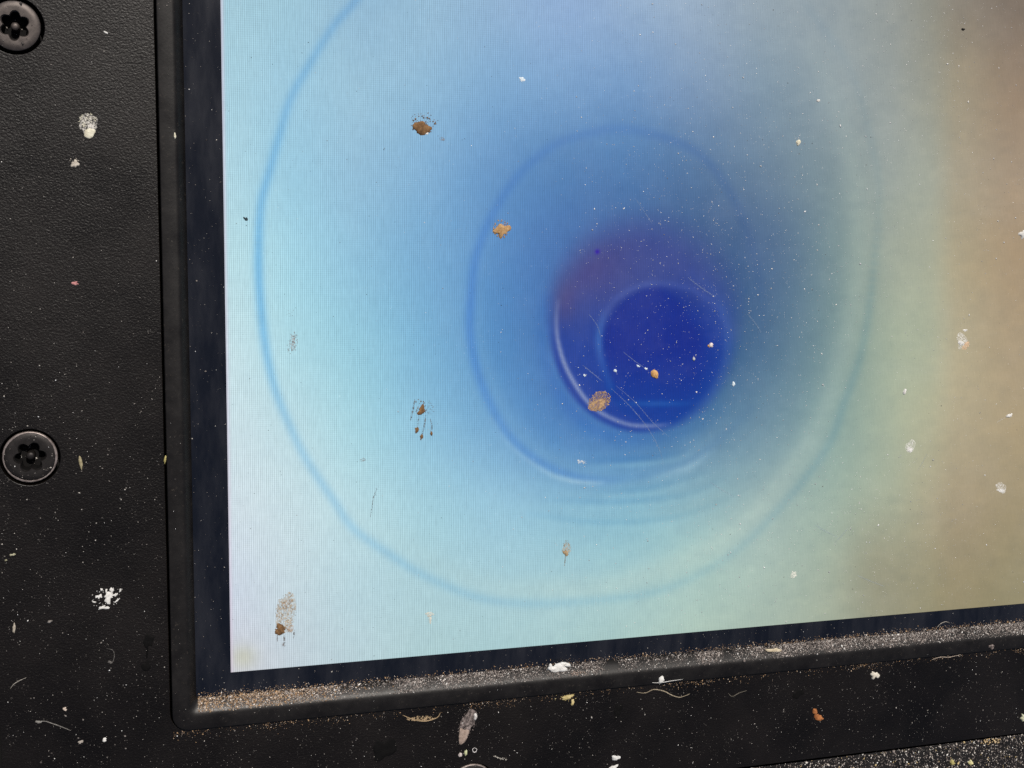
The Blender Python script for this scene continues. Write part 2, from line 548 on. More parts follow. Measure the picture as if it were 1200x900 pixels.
RING2_LIGHT_B = [(765,560,.1),(790,553,.5),(812,545,.6),(835,528,.1)]
CRESCENT = [(654,352,.15),(652,372,.45),(654,400,.75),(664,432,.9),(684,465,.9),(705,484,.8),(735,497,.7),(762,499,.65),(785,497,.1)]
CRESCENT_B = [(640,350,.3),(637,400,.35),(646,440,.4),(668,478,.5),(700,505,.4),(745,514,.4),(800,505,.3),(840,480,.2)]
CORE_L = [(708,368,.2),(703,385,.5),(702,402,.7),(706,425,.5),(716,455,.3)]
CORE_T = [(706,372,.2),(722,350,.4),(745,337,.5),(775,332,.45),(812,340,.4),(842,362,.3),(856,395,.15)]
DISC_ARC = [(800,318,.1),(835,340,.5),(852,380,.7),(850,425,.6),(832,465,.5),(805,490,.2)]
RIPPLES = [[(640,585,.1),(720,588,.4),(800,580,.3),(850,560,.1)], [(620,602,.1),(700,612,.35),(790,606,.3),(860,580,.1)], [(690,540,.1),(740,538,.5),(785,533,.3),(810,525,.1)], [(700,575,.1),(760,572,.4),(830,552,.1)]]

REFLECT = np.array((0.016, 0.016, 0.017))

def picture(x, y):
    rows = [catmull(r, XS, x) for r in PIC_WITH_GLARE]
    rows = np.stack(rows, 1)                                 # n, rows, 3
    ys = np.array(YS, float)
    q = np.clip(y, ys[0], ys[-1])
    i = np.clip(np.searchsorted(ys, q) - 1, 0, len(ys) - 2)
    t = ((q - ys[i]) / (ys[i + 1] - ys[i]))[:, None]
    n = np.arange(len(x))
    p0, p1, p2, p3 = rows[n, np.maximum(i - 1, 0)], rows[n, i], rows[n, i + 1], rows[n, np.minimum(i + 2, len(ys) - 1)]
    c = 0.5 * (2 * p1 + (p2 - p0) * t + (2 * p0 - 5 * p1 + 4 * p2 - p3) * t * t + (3 * p1 - p0 - 3 * p2 + p3) * t ** 3)
    def mul(mask, f):
        nonlocal c
        c = c * (1 + mask[:, None] * (np.array(f) - 1))
    def mixc(mask, colr):
        nonlocal c
        c = c + mask[:, None] * (np.array(colr, float) - c)
    lum = (c @ np.array((0.3, 0.59, 0.11)))[:, None]
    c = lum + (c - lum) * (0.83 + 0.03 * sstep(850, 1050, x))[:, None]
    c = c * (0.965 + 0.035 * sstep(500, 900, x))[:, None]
    # outer pipe joint
    mul(curve_mask(x, y, RING1, 4.2) * (1 - 0.35 * sstep(700, 900, x)) * (1 - 0.25 * sstep(560, 680, y)), (0.70, 0.86, 0.985))
    mixc(curve_mask(x, y, RING1_LIGHT, 10.0) * 0.34, (198, 212, 196))
    # uneven picture: soft mottling of the wet pipe wall
    def mottle(cells, seed):
        g = np.random.default_rng(seed).normal(0, 1, (cells + 2, cells + 2))
        u, v = np.clip(x / 1300 + 0.05, 0, 0.999) * cells, np.clip(y / 1000 + 0.05, 0, 0.999) * cells
        iu, iv = u.astype(int), v.astype(int)
        fu, fv = u - iu, v - iv
        fu, fv = fu * fu * (3 - 2 * fu), fv * fv * (3 - 2 * fv)
        return (g[iv, iu] * (1 - fu) + g[iv, iu + 1] * fu) * (1 - fv) + (g[iv + 1, iu] * (1 - fu) + g[iv + 1, iu + 1] * fu) * fv
    mot = 0.45 * mottle(40, 3) + 0.6 * mottle(110, 4) + 0.4 * mottle(300, 5)
    # second joint: slightly deeper blue inside it
    e2 = np.hypot((x - 722) / 170, (y - 358) / 206)
    mul((1 - sstep(0.86, 1.02, e2)) * sstep(200, 420, y) * 0.55, (0.84, 0.92, 0.985))
    mul(curve_mask(x, y, RING2, 4.5), (0.78, 0.87, 1.0))
    mixc(curve_mask(x, y, RING2_LIGHT, 2.4) * 0.5, (190, 220, 228))
    mixc(curve_mask(x, y, RING2_LIGHT_B, 3.0) * 0.6, (165, 200, 215))
    for r in RIPPLES:
        mul(curve_mask(x, y, r, 3.0), (0.80, 0.90, 0.97))
        mixc(curve_mask(x, y, [(a, b + 7, q) for a, b, q in r], 2.5) * 0.5, (158, 204, 216))
    # far dark end of the pipe
    ang = np.arctan2(-(y - 385), x - 752)                    # up is positive
    e = np.hypot((x - 752) / 107, (y - 385) / 121)
    soft = 0.04 + 0.20 * sstep(-0.4, 0.9, np.sin(ang)) + 0.08 * sstep(-0.1, 0.9, np.cos(ang))
    disc = 1 - sstep(1 - soft, 1 + soft, e)
    up = sstep(430, 290, y)
    base = np.array((38, 66, 152.))[None] * np.ones((len(x), 1))
    top = np.array((62, 76, 142.))
    base = base + up[:, None] * (top - base)
    pur = np.exp(-(((x - 685) / 52) ** 2 + ((y - 312) / 44) ** 2))
    base = base + (pur * 0.55)[:, None] * (np.array((90, 76, 128.)) - base)
    rt = sstep(790, 850, x) * sstep(300, 420, y)
    base = base + (rt * 0.35)[:, None] * (np.array((44, 80, 158.)) - base)
    c = c + disc[:, None] * 0.95 * (base - c)
    mul(curve_mask(x, y, CRESCENT_B, 7.0), (0.72, 0.86, 1.0))
    ec = np.hypot((x - 772) / 71, (y - 416) / 83)
    core = 1 - sstep(0.90 - 0.35 * sstep(760, 830, x), 1.04 + 0.14 * sstep(760, 830, x), ec)
    cc = np.array((30, 50, 140.))[None] + sstep(400, 495, y)[:, None] * (np.array((24, 66, 152.)) - np.array((30, 50, 140.)))[None]
    c = c + (core * 0.9)[:, None] * (cc - c)
    mixc(curve_mask(x, y, DISC_ARC, 4.0) * 0.30, (78, 112, 176))
    br = np.exp(-(((x - 662) / 14) ** 2 + ((y - 352) / 26) ** 2))
    mixc(br * 0.4, (98, 80, 120))
    mixc(curve_mask(x, y, CRESCENT, 2.0) * 0.72, (178, 186, 206))
    mixc(curve_mask(x, y, CORE_L, 3.4) * 0.6, (84, 140, 205))
    mixc(curve_mask(x, y, CORE_T, 2.8) * 0.55, (88, 110, 186))
    mixc(np.exp(-(((x - 770) / 36) ** 2 + ((y - 473) / 3.5) ** 2)) * 0.35, (70, 120, 195))
    mixc(np.exp(-(((x - 700) / 2.6) ** 2 + ((y - 295) / 2.6) ** 2)) * 0.9, (48, 20, 168))
    # greenish cast low in the corner, soft darker patch painted into the brown glare
    mixc(np.exp(-(((x - 285) / 16) ** 2 + ((y - 770) / 14) ** 2)) * 0.6, (196, 196, 170))
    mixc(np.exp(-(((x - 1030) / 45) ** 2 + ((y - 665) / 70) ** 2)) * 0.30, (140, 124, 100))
    c = c * (1 + (0.005 + 0.008 * sstep(560, 720, x))[:, None] * mot[:, None] * np.array((1.2, 1.0, 0.7)))
    c = np.clip(c, 4, 255) / 255.0
    return np.where(c <= 0.04045, c / 12.92, ((c + 0.055) / 1.055) ** 2.4)

gx = np.concatenate([np.linspace(0, 0.160, 621), np.linspace(0.160, W, 21)[1:]])
gy = np.concatenate([np.linspace(0, 0.115, 441), np.linspace(0.115, H, 19)[1:]])
NX, NY = len(gx) - 1, len(gy) - 1
GX, GY = np.meshgrid(gx, gy)
P = np.stack([GX.ravel(), GY.ravel(), np.full(GX.size, 0.0)], 1)
qx, qy = to_photo(P)
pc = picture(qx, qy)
edge = np.exp(-(P[:, 0] / 0.00038) ** 2)                     # pale fringe along the left edge of the lit area
pc = pc + (edge * 0.6)[:, None] * (srgb(212, 196, 214) - pc)
pc = np.clip(pc - REFLECT, 0, None)
idx = np.arange((NX + 1) * (NY + 1)).reshape(NY + 1, NX + 1)
F = np.stack([idx[:-1, :-1].ravel(), idx[:-1, 1:].ravel(), idx[1:, 1:].ravel(), idx[1:, :-1].ravel()], 1)
me = bpy.data.meshes.new('display')
me.vertices.add(len(P))
me.vertices.foreach_set('co', P.astype(np.float32).ravel())
me.loops.add(F.size)
me.loops.foreach_set('vertex_index', F.ravel().astype(np.int32))
me.polygons.add(len(F))
me.polygons.foreach_set('loop_start', (np.arange(len(F)) * 4).astype(np.int32))
me.update(calc_edges=True)
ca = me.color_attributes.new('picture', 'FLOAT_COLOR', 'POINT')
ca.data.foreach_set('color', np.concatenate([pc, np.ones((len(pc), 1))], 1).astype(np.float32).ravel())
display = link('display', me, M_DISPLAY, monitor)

def ribbon(name, pts, width, z, m, parent=None, lift=0.00003, taper=True, wob=0.0):
    """thin raised strip or thread along photo points lying on the plane z: triangular section"""
    P = [at(px + random.uniform(-wob, wob), py + random.uniform(-wob, wob), z) for px, py in pts]
    A = np.array(P)
    tt = np.linspace(0, len(A) - 1.0001, max(8, 7 * len(A)))
    Q = catmull(A, np.arange(len(A)), tt)
    vs, fs = [], []
    for i in range(len(Q)):
        d = Q[min(i + 1, len(Q) - 1)] - Q[max(i - 1, 0)]
        nrm = np.array((-d[1], d[0], 0))
        nrm /= max(np.linalg.norm(nrm), 1e-12)
        w = width * (0.35 + 0.65 * math.sin(math.pi * (i + 0.5) / len(Q)) if taper else 1.0) * random.uniform(0.8, 1.1)
        for s, h in ((-0.5, 0.0), (0.0, 1.0), (0.5, 0.0)):
            p = Q[i] + nrm * w * s
            vs.append((p[0], p[1], p[2] + 0.000012 + lift * h))
    for i in range(len(Q) - 1):
        a, b = i * 3, i * 3 + 3
        fs += [(a, a + 1, b + 1, b), (a + 1, a + 2, b + 2, b + 1), (a + 2, a, b, b + 2)]
    return link(name, mesh(name, vs, fs, True), m, parent)

for pts, w in ([((683,428),(694,437),(706,447)), 2.0], [((716,455),(738,476),(758,500),(772,525),(778,545)), 2.0], [((722,452),(745,472),(766,496),(784,512)), 1.6],
               [((730,412),(745,424),(760,434)), 1.8], [((744,232),(755,248),(764,262)), 1.4], [((806,325),(820,336),(838,348)), 2.4],
               [((955,615),(968,623),(981,629)), 2.4], [((1004,674),(1020,681),(1036,687)), 2.0], [((978,636),(986,628),(995,617)), 2.2],
               [((1075,552),(1082,540),(1086,532)), 1.8], [((832,565),(846,574),(860,582)), 2.2], [((876,368),(886,380),(892,390)), 2.6],
               [((690,368),(700,382),(704,396)), 1.8]):
    ribbon('scratch', pts, w * 0.00012, 0.0, M_SCRATCH, display, 0.00001)

# ------------------------------------------------------------------ dust: grains too many to count
OCT = np.array([(1, 0, 0), (-1, 0, 0), (0, 1, 0), (0, -1, 0), (0, 0, 1), (0, 0, -1)], float)
OCTF = np.array([(0, 2, 4), (2, 1, 4), (1, 3, 4), (3, 0, 4), (2, 0, 5), (1, 2, 5), (3, 1, 5), (0, 3, 5)])
def grains(name, C, size, colours, flat=0.6, long=0.5, parent=None):
    """C n x 3 centres (on the surface), size n radii, colours n x 3 linear"""
    n = len(C)
    a = rng.uniform(0, 2 * np.pi, n)
    st = 1 + rng.uniform(0, 1, (n,)) ** 2 * long * 2
    V = np.repeat(OCT[None], n, 0) * (1 + rng.uniform(-0.3, 0.3, (n, 6, 1)))
    V[:, :, 0] *= st[:, None]
    V[:, :, 2] *= flat
    x = V[:, :, 0] * np.cos(a)[:, None] - V[:, :, 1] * np.sin(a)[:, None]
    y = V[:, :, 0] * np.sin(a)[:, None] + V[:, :, 1] * np.cos(a)[:, None]
    V = np.stack([x, y, V[:, :, 2]], 2) * size[:, None, None]
    V[:, :, 2] += size[:, None] * flat * 0.55
    V += C[:, None, :]
    F = (OCTF[None] + (np.arange(n) * 6)[:, None, None]).reshape(-1, 3)
    me = bpy.data.meshes.new(name)
    me.vertices.add(n * 6)
    me.vertices.foreach_set('co', V.astype(np.float32).ravel())
    me.loops.add(F.size)
    me.loops.foreach_set('vertex_index', F.ravel().astype(np.int32))
    me.polygons.add(len(F))
    me.polygons.foreach_set('loop_start', (np.arange(len(F)) * 3).astype(np.int32))
    me.update(calc_edges=True)
    ca = me.color_attributes.new('grain', 'FLOAT_COLOR', 'POINT')
    cc = np.repeat(np.concatenate([colours, np.ones((n, 1))], 1), 6, 0)
    ca.data.foreach_set('color', cc.astype(np.float32).ravel())
    return link(name, me, M_GRAIN, parent)

def tones(n, pal, p=None):
    pal = np.array(pal, float)
    c = pal[rng.choice(len(pal), n, p=p)]
    return np.clip(c * rng.uniform(0.75, 1.2, (n, 1)), 0, 0.85)

PAL_GREY = [(0.07, 0.062, 0.058), (0.20, 0.18, 0.165), (0.45, 0.42, 0.38), (0.80, 0.78, 0.74)]
PAL_TAN = [(0.24, 0.15, 0.085), (0.45, 0.29, 0.16), (0.56, 0.43, 0.31), (0.72, 0.66, 0.60), (0.10, 0.08, 0.07)]

# on the panel
def panel_points(n):
    x = rng.uniform(-PL + 0.0008, 0.160, n)
    y = rng.uniform(-PB + 0.0008, 0.115, n)
    ok = (x < -LO - 0.0007) | (y < -BO - 0.0006)
    for sx, sy in SCREWS:
        ok &= np.hypot(x - sx, y - sy) > R_HEAD + 0.0006
    return np.stack([x[ok], y[ok], np.full(ok.sum(), PZ)], 1)
C = panel_points(70000)
fx, fy = C[:, 0] * 1000, C[:, 1] * 1000
field = 0.8 + 0.45 * np.sin(fx * 0.31 + 0.8 * np.sin(fy * 0.17)) * np.sin(fy * 0.23 + 1.3) + 0.35 * np.sin(fx * 0.83 + 2) * np.sin(fy * 0.67 + 0.5)
field += 0.8 * np.exp(-(fx + 34) / 3.0) + sum(0.9 * np.exp(-(np.abs(np.hypot(C[:, 0] - sx, C[:, 1] - sy) - 0.0048) / 0.0012)) for sx, sy in SCREWS[1:])
keep = rng.uniform(0, 1, len(C)) < np.clip(field, 0.1, 1.6) * np.where(C[:, 1] < -BO, 0.70, 0.18 + 0.50 * sstep(0.085, 0.02, C[:, 1]))
C = C[keep]
extra = []
for (sx, sy), rr_, zz, nn in zip(SCREWS, (0.0034, R_HEAD, R_HEAD), (PZ + 0.0001, PZ - 0.0002, PZ - 0.00015), (14, 46, 40)):
    a_ = rng.uniform(0, 2 * np.pi, nn)
    d_ = rr_ * rng.uniform(0.66, 0.97, nn)
    extra.append(np.stack([sx + d_ * np.cos(a_), sy + d_ * np.sin(a_), np.full(nn, zz)], 1))
    m_ = nn // 2
    a_ = rng.uniform(0, 2 * np.pi, m_)
    d_ = rr_ * rng.uniform(0.2, 0.4, m_)
    extra.append(np.stack([sx + d_ * np.cos(a_), sy + d_ * np.sin(a_), np.full(m_, zz - 0.0023)], 1))
C = np.concatenate([C] + extra)
size = 0.000040 * np.exp(rng.normal(0, 0.50, len(C)))
size[-sum(len(e_) for e_ in extra):] *= 1.7
o = grains('dust', C, size, tones(len(C), PAL_GREY, [0.48, 0.31, 0.16, 0.05]))
tag(o, 'fine pale dust grains scattered over the black textured panel', 'dust', kind='stuff')

# on the lower inner slope of the bezel
n = 44000
t = 0.80 * rng.beta(1.0, 1.5, n)
x = rng.uniform(-LI + 0.0002, 0.165, n)
dens = 0.46 + 0.22 * np.sin(x * 420 + 2 * np.sin(x * 190)) * np.sin(x * 137 + 1) + sum(0.75 * np.exp(-((x - c_) / w_) ** 2) for c_, w_ in zip(rng.uniform(-0.005, 0.16, 26), rng.uniform(0.0006, 0.003, 26))) - sum(0.45 * np.exp(-((x - c_) / w_) ** 2) for c_, w_ in zip(rng.uniform(0.02, 0.16, 14), rng.uniform(0.0006, 0.002, 14))) + 0.5 * sstep(0.012, -0.004, x) + 0.25 * sstep(0.08, 0.13, x)
keep = rng.uniform(0, 1.3, n) < dens * (1.15 - 0.55 * t)
t, x = t[keep], x[keep]
tz = np.interp(t, [0, 0.30, 0.55, 0.72, 0.86, 1.0], [0, 0.42, 0.74, 0.905, 0.975, 1.0]) * BZ
C = np.stack([x, -(BI + (BF - BI) * t), tz], 1)
tan_mix = sstep(0.030, 0.0, x)
tc = tones(len(C), PAL_TAN, [0.25, 0.27, 0.22, 0.13, 0.13])
tc = tc * np.where(rng.uniform(0, 1, len(C)) < 0.75 * tan_mix, 1, 0)[:, None] + 0
gsel = tc.sum(1) == 0
tc[gsel] = tones(gsel.sum(), [(0.16, 0.135, 0.125), (0.32, 0.275, 0.25), (0.50, 0.45, 0.41), (0.78, 0.74, 0.70), (0.07, 0.06, 0.055)], [0.30, 0.26, 0.17, 0.07, 0.20])
o = grains('dust', C, 0.000058 * np.exp(rng.normal(0, 0.42, len(C))), tc, 0.8)
tag(o, 'thick sandy dust packed along the lower slope of the bezel under the screen', 'dust', kind='stuff')

# on the flat of the bezel and the black glass border
n = 13000
x = rng.uniform(-LO + 0.0003, 0.165, n)
y = rng.uniform(-BO + 0.0003, 0.115, n)
onflat = ((x < -LF) | (y < -BF))
onglass = (x > -LI + 0.0001) & (y > -BI + 0.0001) & ((x < -0.0001) | (y < -0.0001))
sel = (onflat & (rng.uniform(0, 1, n) < 0.5)) | onglass
pts = np.stack([x, y, np.where(onflat, BZ, -0.00005)], 1)[sel]
o = grains('dust', pts, 0.000038 * np.exp(rng.normal(0, 0.45, len(pts))), tones(len(pts), PAL_GREY, [0.40, 0.34, 0.18, 0.08]))
tag(o, 'sparse dust specks on the flat bezel and black glass border', 'dust', kind='stuff')
n = 5000
x = rng.uniform(-LI + 0.0003, 0.165, n)
y = -(BI - np.abs(rng.normal(0, 0.00040, n)) + 0.00002)
pts = np.stack([x, y, np.full(n, -0.00005)], 1)[rng.uniform(0, 1, n) < 0.35 + 0.6 * sstep(0.02, -0.003, x) + 0.25 * sstep(0.06, 0.1, x)]
o = grains('dust', pts, 0.000048 * np.exp(rng.normal(0, 0.45, len(pts))), tones(len(pts), PAL_TAN, [0.25, 0.3, 0.2, 0.12, 0.13]))
tag(o, 'loose brown dust lying where the glass meets the lower bezel', 'dust', kind='stuff')
# along the seam below the bezel
n = 2600
x = rng.uniform(-LO, 0.165, n)
y = -(BO + 0.0003 + rng.gamma(2.0, 0.00030, n))
pts = np.stack([x, y, np.full(n, PZ)], 1)[rng.uniform(0, 1, n) < 0.25 + 0.75 * (np.sin(x * 260) * np.sin(x * 97) > 0.35)]
o = grains('dust', pts, 0.000050 * np.exp(rng.normal(0, 0.4, len(pts))), tones(len(pts), PAL_TAN, [0.3, 0.3, 0.2, 0.05, 0.15]))
tag(o, 'tan grit caught along the seam below the bezel', 'dust', kind='stuff')

# on the display: few dark specks at the left, many bright ones to the right
n = 60000
px_ = rng.uniform(262, 1235, n)
py_ = rng.uniform(-30, 780, n)
P3 = np.array([at(a, b, 0.0) for a, b in zip(px_, py_)])
clump = np.zeros(n)
for (a, b, s, w) in ((900,250,120,.55),(860,330,70,.45),(1080,20,45,.5),(760,240,60,.2),(880,470,90,.3),(1010,640,60,.55),(985,585,30,.8),(1060,600,40,.5),(1085,690,60,.5),(1090,90,40,.4),(1095,150,30,.5),(760,590,120,.15),(960,140,60,.35),(1000,380,60,.2),(840,690,60,.35)):
    clump += w * np.exp(-((px_ - a) ** 2 + (py_ - b) ** 2) / (2 * s * s))
prob = 0.030 + 0.13 * sstep(560, 900, px_) + 0.42 * clump
keep = (rng.uniform(0, 1, n) < prob) & (P3[:, 0] > 0.0002) & (P3[:, 1] > 0.0002)
P3, pxk = P3[keep], px_[keep]
tc = tones(len(P3), [(0.45, 0.46, 0.48), (0.65, 0.65, 0.65), (0.85, 0.83, 0.80), (0.16, 0.15, 0.14)], [0.34, 0.36, 0.26, 0.04])
dark = pxk < rng.uniform(420, 700, len(pxk))
tc[dark] = tones(dark.sum(), [(0.04, 0.05, 0.05), (0.10, 0.10, 0.10), (0.25, 0.22, 0.18), (0.7, 0.7, 0.7)], [0.4, 0.3, 0.2, 0.1])
P3[:, 2] = 0.000002
sz = 0.000034 * np.exp(rng.normal(0, 0.55, len(P3)))
sz[dark] = np.minimum(sz[dark] * 0.8, 0.00006)
o = grains('dust', P3, sz, tc, 0.5)
tag(o, 'scattered bright and dark dust specks on the lit screen', 'dust', kind='stuff')

# on the case rim at the lower right
n = 17000
x = rng.uniform(0.060, 0.165, n)
y = rng.uniform(-0.045, -PB - 0.0008, n)
pts = np.stack([x, y, np.full(n, -0.0004)], 1)
o = grains('dust', pts, 0.000088 * np.exp(rng.normal(0, 0.45, n)), tones(n, [(0.10, 0.085, 0.08), (0.28, 0.24, 0.22), (0.5, 0.45, 0.40), (0.8, 0.76, 0.7), (0.55, 0.42, 0.22)], [0.36, 0.32, 0.18, 0.10, 0.04]), 0.8)
tag(o, 'coarse pale grit covering the case rim below the panel', 'dust', kind='stuff')

# ------------------------------------------------------------------ single deposits one can point to
PXM = 0.000128
def local_scale(px, py, z):
    return (at(px + 1, py, z) - at(px, py, z)).length, (at(px, py + 1, z) - at(px, py, z)).length

def dome_geo(cx, cy, rx, ry, rot, z, h, seed, jag=0.16, n=26):
    """low irregular dome centred on photo point; radii in photo pixels"""
    r_ = random.Random(seed)
    if z < 0.0001 and h > 0.00009:
        h *= 1.7                              # crusts on the screen stand well proud of it
    ph = [r_.uniform(0, 6.28) for _ in range(5)]
    am = [r_.uniform(0.3, 1) * jag / (k + 1) ** 0.5 for k in range(5)]
    vs = [tuple(at(cx, cy, z) + Vector((0, 0, h * r_.uniform(0.8, 1.1))))]
    rings = (0.30, 0.58, 0.80, 0.93, 1.0)
    hs = (0.98, 0.86, 0.62, 0.34, 0.0)
    ca_, sa_ = math.cos(rot), math.sin(rot)
    for f, hh in zip(rings, hs):
        for i in range(n):
            a = 2 * math.pi * i / n
            k = 1 + sum(m * math.sin((q + 2) * a + p) for q, (m, p) in enumerate(zip(am, ph))) + r_.uniform(-1, 1) * jag * 0.35
            u, v = rx * f * k * math.cos(a), ry * f * k * math.sin(a)
            p = at(cx + u * ca_ - v * sa_, cy + u * sa_ + v * ca_, z)
            vs.append((p.x, p.y, z + h * hh * r_.uniform(0.75, 1.2) + 0.000004))
    fs = [(0, 1 + i, 1 + (i + 1) % n) for i in range(n)]
    for k in range(len(rings) - 1):
        for i in range(n):
            j = (i + 1) % n
            fs.append((1 + k * n + i, 1 + (k + 1) * n + i, 1 + (k + 1) * n + j, 1 + k * n + j))
    return vs, fs

class Heap:
    """collects domes, threads and crumbs of one deposit into one mesh; several materials allowed"""
    def __init__(self):
        self.v, self.f, self.m = [], [], []
    def add(self, vs, fs, mi=0):
        b = len(self.v)
        self.v += vs
        self.f += [tuple(i + b for i in f) for f in fs]
        self.m += [mi] * len(fs)
        return self
    def dome(self, cx, cy, rx, ry, z, rot=0.0, h=0.00012, seed=1, jag=0.16, mi=0, n=26):
        return self.add(*dome_geo(cx, cy, rx, ry, rot, z, h, seed, jag, n), mi)
    def crumbs(self, cx, cy, rx, ry, z, num, r=(0.7, 1.6), rot=0.0, mi=0, seed=1, power=0.5, cut=None):
        r_ = random.Random(seed)
        for q in range(num):
            a, d = r_.uniform(0, 6.283), r_.random() ** power
            u, v = rx * d * math.cos(a), ry * d * math.sin(a)
            if cut and not cut(u / rx, v / ry, r_):
                continue
            px, py = cx + u * math.cos(rot) - v * math.sin(rot), cy + u * math.sin(rot) + v * math.cos(rot)
            s = r_.uniform(*r) * PXM
            c = at(px, py, z)
            vs = [(c.x + p[0] * s * r_.uniform(.7, 1.3), c.y + p[1] * s * r_.uniform(.7, 1.3), z + s * 0.3 + p[2] * s * 0.55) for p in OCT]
            self.add(vs, [tuple(f) for f in OCTF], mi)
        return self
    def thread(self, pts, width, z, mi=0, lift=0.00006, seed=1):
        st = random.getstate()
        random.seed(seed)
        o_ = ribbon('tmp', pts, width * PXM, z, None, None, lift)
        random.setstate(st)
        vs = [tuple(v.co) for v in o_.data.vertices]
        fs = [tuple(p.vertices) for p in o_.data.polygons]
        me_ = o_.data
        bpy.data.objects.remove(o_)
        bpy.data.meshes.remove(me_)
        return self.add(vs, fs, mi)
    def build(self, name, mats, label, cat, group=None):
        me_ = mesh(name, self.v, self.f, True)
        me_.polygons.foreach_set('material_index', self.m)
        o_ = link(name, me_, mats)
        # origin at the deposit's own base
        c = sum((Vector(v) for v in self.v), Vector()) / len(self.v)
        c.z = min(v[2] for v in self.v)
        me_.transform(Matrix.Translation(-c))
        o_.location = c
        return tag(o_, label, cat, group)

D = mat_deposit
BROWN = D('dried_brown_mud', (0.10, 0.055, 0.026), (0.27, 0.15, 0.068))
ORANGE = D('orange_clay', (0.45, 0.23, 0.08), (0.72, 0.45, 0.20))
RUST = D('rusty_clay_crumb', (0.20, 0.07, 0.022), (0.45, 0.18, 0.065))
TANTHIN = D('thin_dried_mud_film', (0.24, 0.19, 0.13), (0.52, 0.44, 0.33), 0.9, 1900, 0.2, (0.05, 0.9))
TAN = D('tan_dried_mud', (0.25, 0.18, 0.10), (0.46, 0.34, 0.21))
DARKFILM = D('grey_mud_film', (0.14, 0.13, 0.13), (0.26, 0.23, 0.22), 0.9, 2100, 0.2, (0.0, 0.75))
WHITE = D('white_paint', (0.55, 0.54, 0.51), (0.80, 0.79, 0.76), 0.7)
CREAM = D('cream_paint', (0.52, 0.48, 0.36), (0.80, 0.77, 0.62), 0.7)
WHITETHIN = D('thin_white_residue', (0.55, 0.55, 0.52), (0.82, 0.81, 0.78), 0.8, 2200, 0.3, (0.0, 0.8))
YELLOW = D('yellow_plant_bit', (0.28, 0.24, 0.07), (0.50, 0.44, 0.20))
GREY = D('grey_mortar_smear', (0.12, 0.10, 0.095), (0.34, 0.28, 0.26), 0.9, 1500, 0.2, (0.25, 0.95))
PINKTAN = D('pinkish_mortar', (0.24, 0.18, 0.145), (0.42, 0.33, 0.28))
BLACK = D('black_tar', (0.0012, 0.001, 0.001), (0.003, 0.0025, 0.0025), 0.75, 900, 0.15)
FIBRE = D('pale_fibre', (0.24, 0.22, 0.19), (0.46, 0.43, 0.38), 0.8)
PINK = D('pink_grit', (0.45, 0.18, 0.18), (0.62, 0.32, 0.30))
BLUEPALE = D('pale_wet_speck', (0.55, 0.66, 0.72), (0.75, 0.80, 0.84), 0.4)
SZ = 0.000004
BZP = BZ + 0.000002
GLZ = -0.000048

# --- on the lit screen
up_cut = lambda u, v, r_: r_.random() < 0.25 + 0.75 * (v + 1) / 2
h = Heap().dome(494, 150, 10, 8, SZ, 0.3, 0.00016, 3, 0.25).crumbs(496, 146, 15, 11, SZ, 70, (0.5, 1.3), 0, 0, 5).crumbs(497, 139, 17, 7, SZ, 40, (0.3, 0.8), 0, 0, 6)
h.dome(500, 156, 2, 2, SZ, 0, 0.00008, 4, 0.1, 1).build('mud_spot', [BROWN, WHITE], 'rust brown mud spot with a faint speckled halo, upper left of the screen', 'mud spot', 'mud spots on the screen')
Heap().dome(518, 163, 3, 2.4, SZ, 0, 0.00007, 8, 0.2).crumbs(515, 160, 5, 4, SZ, 8, (0.3, 0.7), seed=9).build('mud_speck', [DARKFILM], 'tiny grey mud speck beside the dark rust brown spot', 'mud spot', 'mud spots on the screen')
Heap().dome(588, 270, 8, 8, SZ, 0.5, 0.00016, 12, 0.35).crumbs(588, 268, 10, 11, SZ, 70, (0.5, 1.4), 0, 0, 13).build('clay_crumb', [D('ochre_clay', (0.30, 0.17, 0.07), (0.55, 0.35, 0.17))], 'ragged ochre clay crumb on the blue ring above left of the dark pipe end', 'clay crumb', 'mud spots on the screen')
Heap().crumbs(702, 470, 14.5, 11, SZ, 330, (0.45, 1.15), -0.5, 0, 15, 0.5, up_cut).dome(702, 470.5, 13.5, 10.5, SZ, -0.5, 0.00005, 17, 0.08, 2).dome(700, 474, 11, 7, SZ, -0.4, 0.00008, 16, 0.10, 1).build('mud_droplet', [D('speckled_tan_mud', (0.28, 0.18, 0.10), (0.62, 0.42, 0.24)), D('thin_tan_mud', (0.36, 0.22, 0.10), (0.58, 0.38, 0.19), 0.9, 2200, 0.2, (0.45, 1.0)), D('purplish_mud_film', (0.16, 0.12, 0.12), (0.34, 0.24, 0.18), 0.9, 2200, 0.2, (0.25, 0.9))], 'oval speckled tan mud droplet on the bright crescent of the pipe image', 'mud droplet', 'mud spots on the screen')
Heap().dome(767, 438.5, 4, 6, SZ, -0.35, 0.00028, 18, 0.12).build('clay_grain', [ORANGE], 'bright orange clay grain in the dark blue centre of the screen', 'clay grain', 'grains on the screen')
Heap().dome(833, 404.5, 3, 2.4, SZ, 0, 0.0002, 19, 0.2).dome(831, 405.5, 2, 1.6, SZ, 0, 0.0001, 20, 0.2, 1).build('sand_grain', [D('pinkish_white_sand', (0.6, 0.5, 0.46), (0.85, 0.78, 0.74)), ORANGE], 'tiny pinkish white sand grain right of the orange grain', 'sand grain', 'grains on the screen')
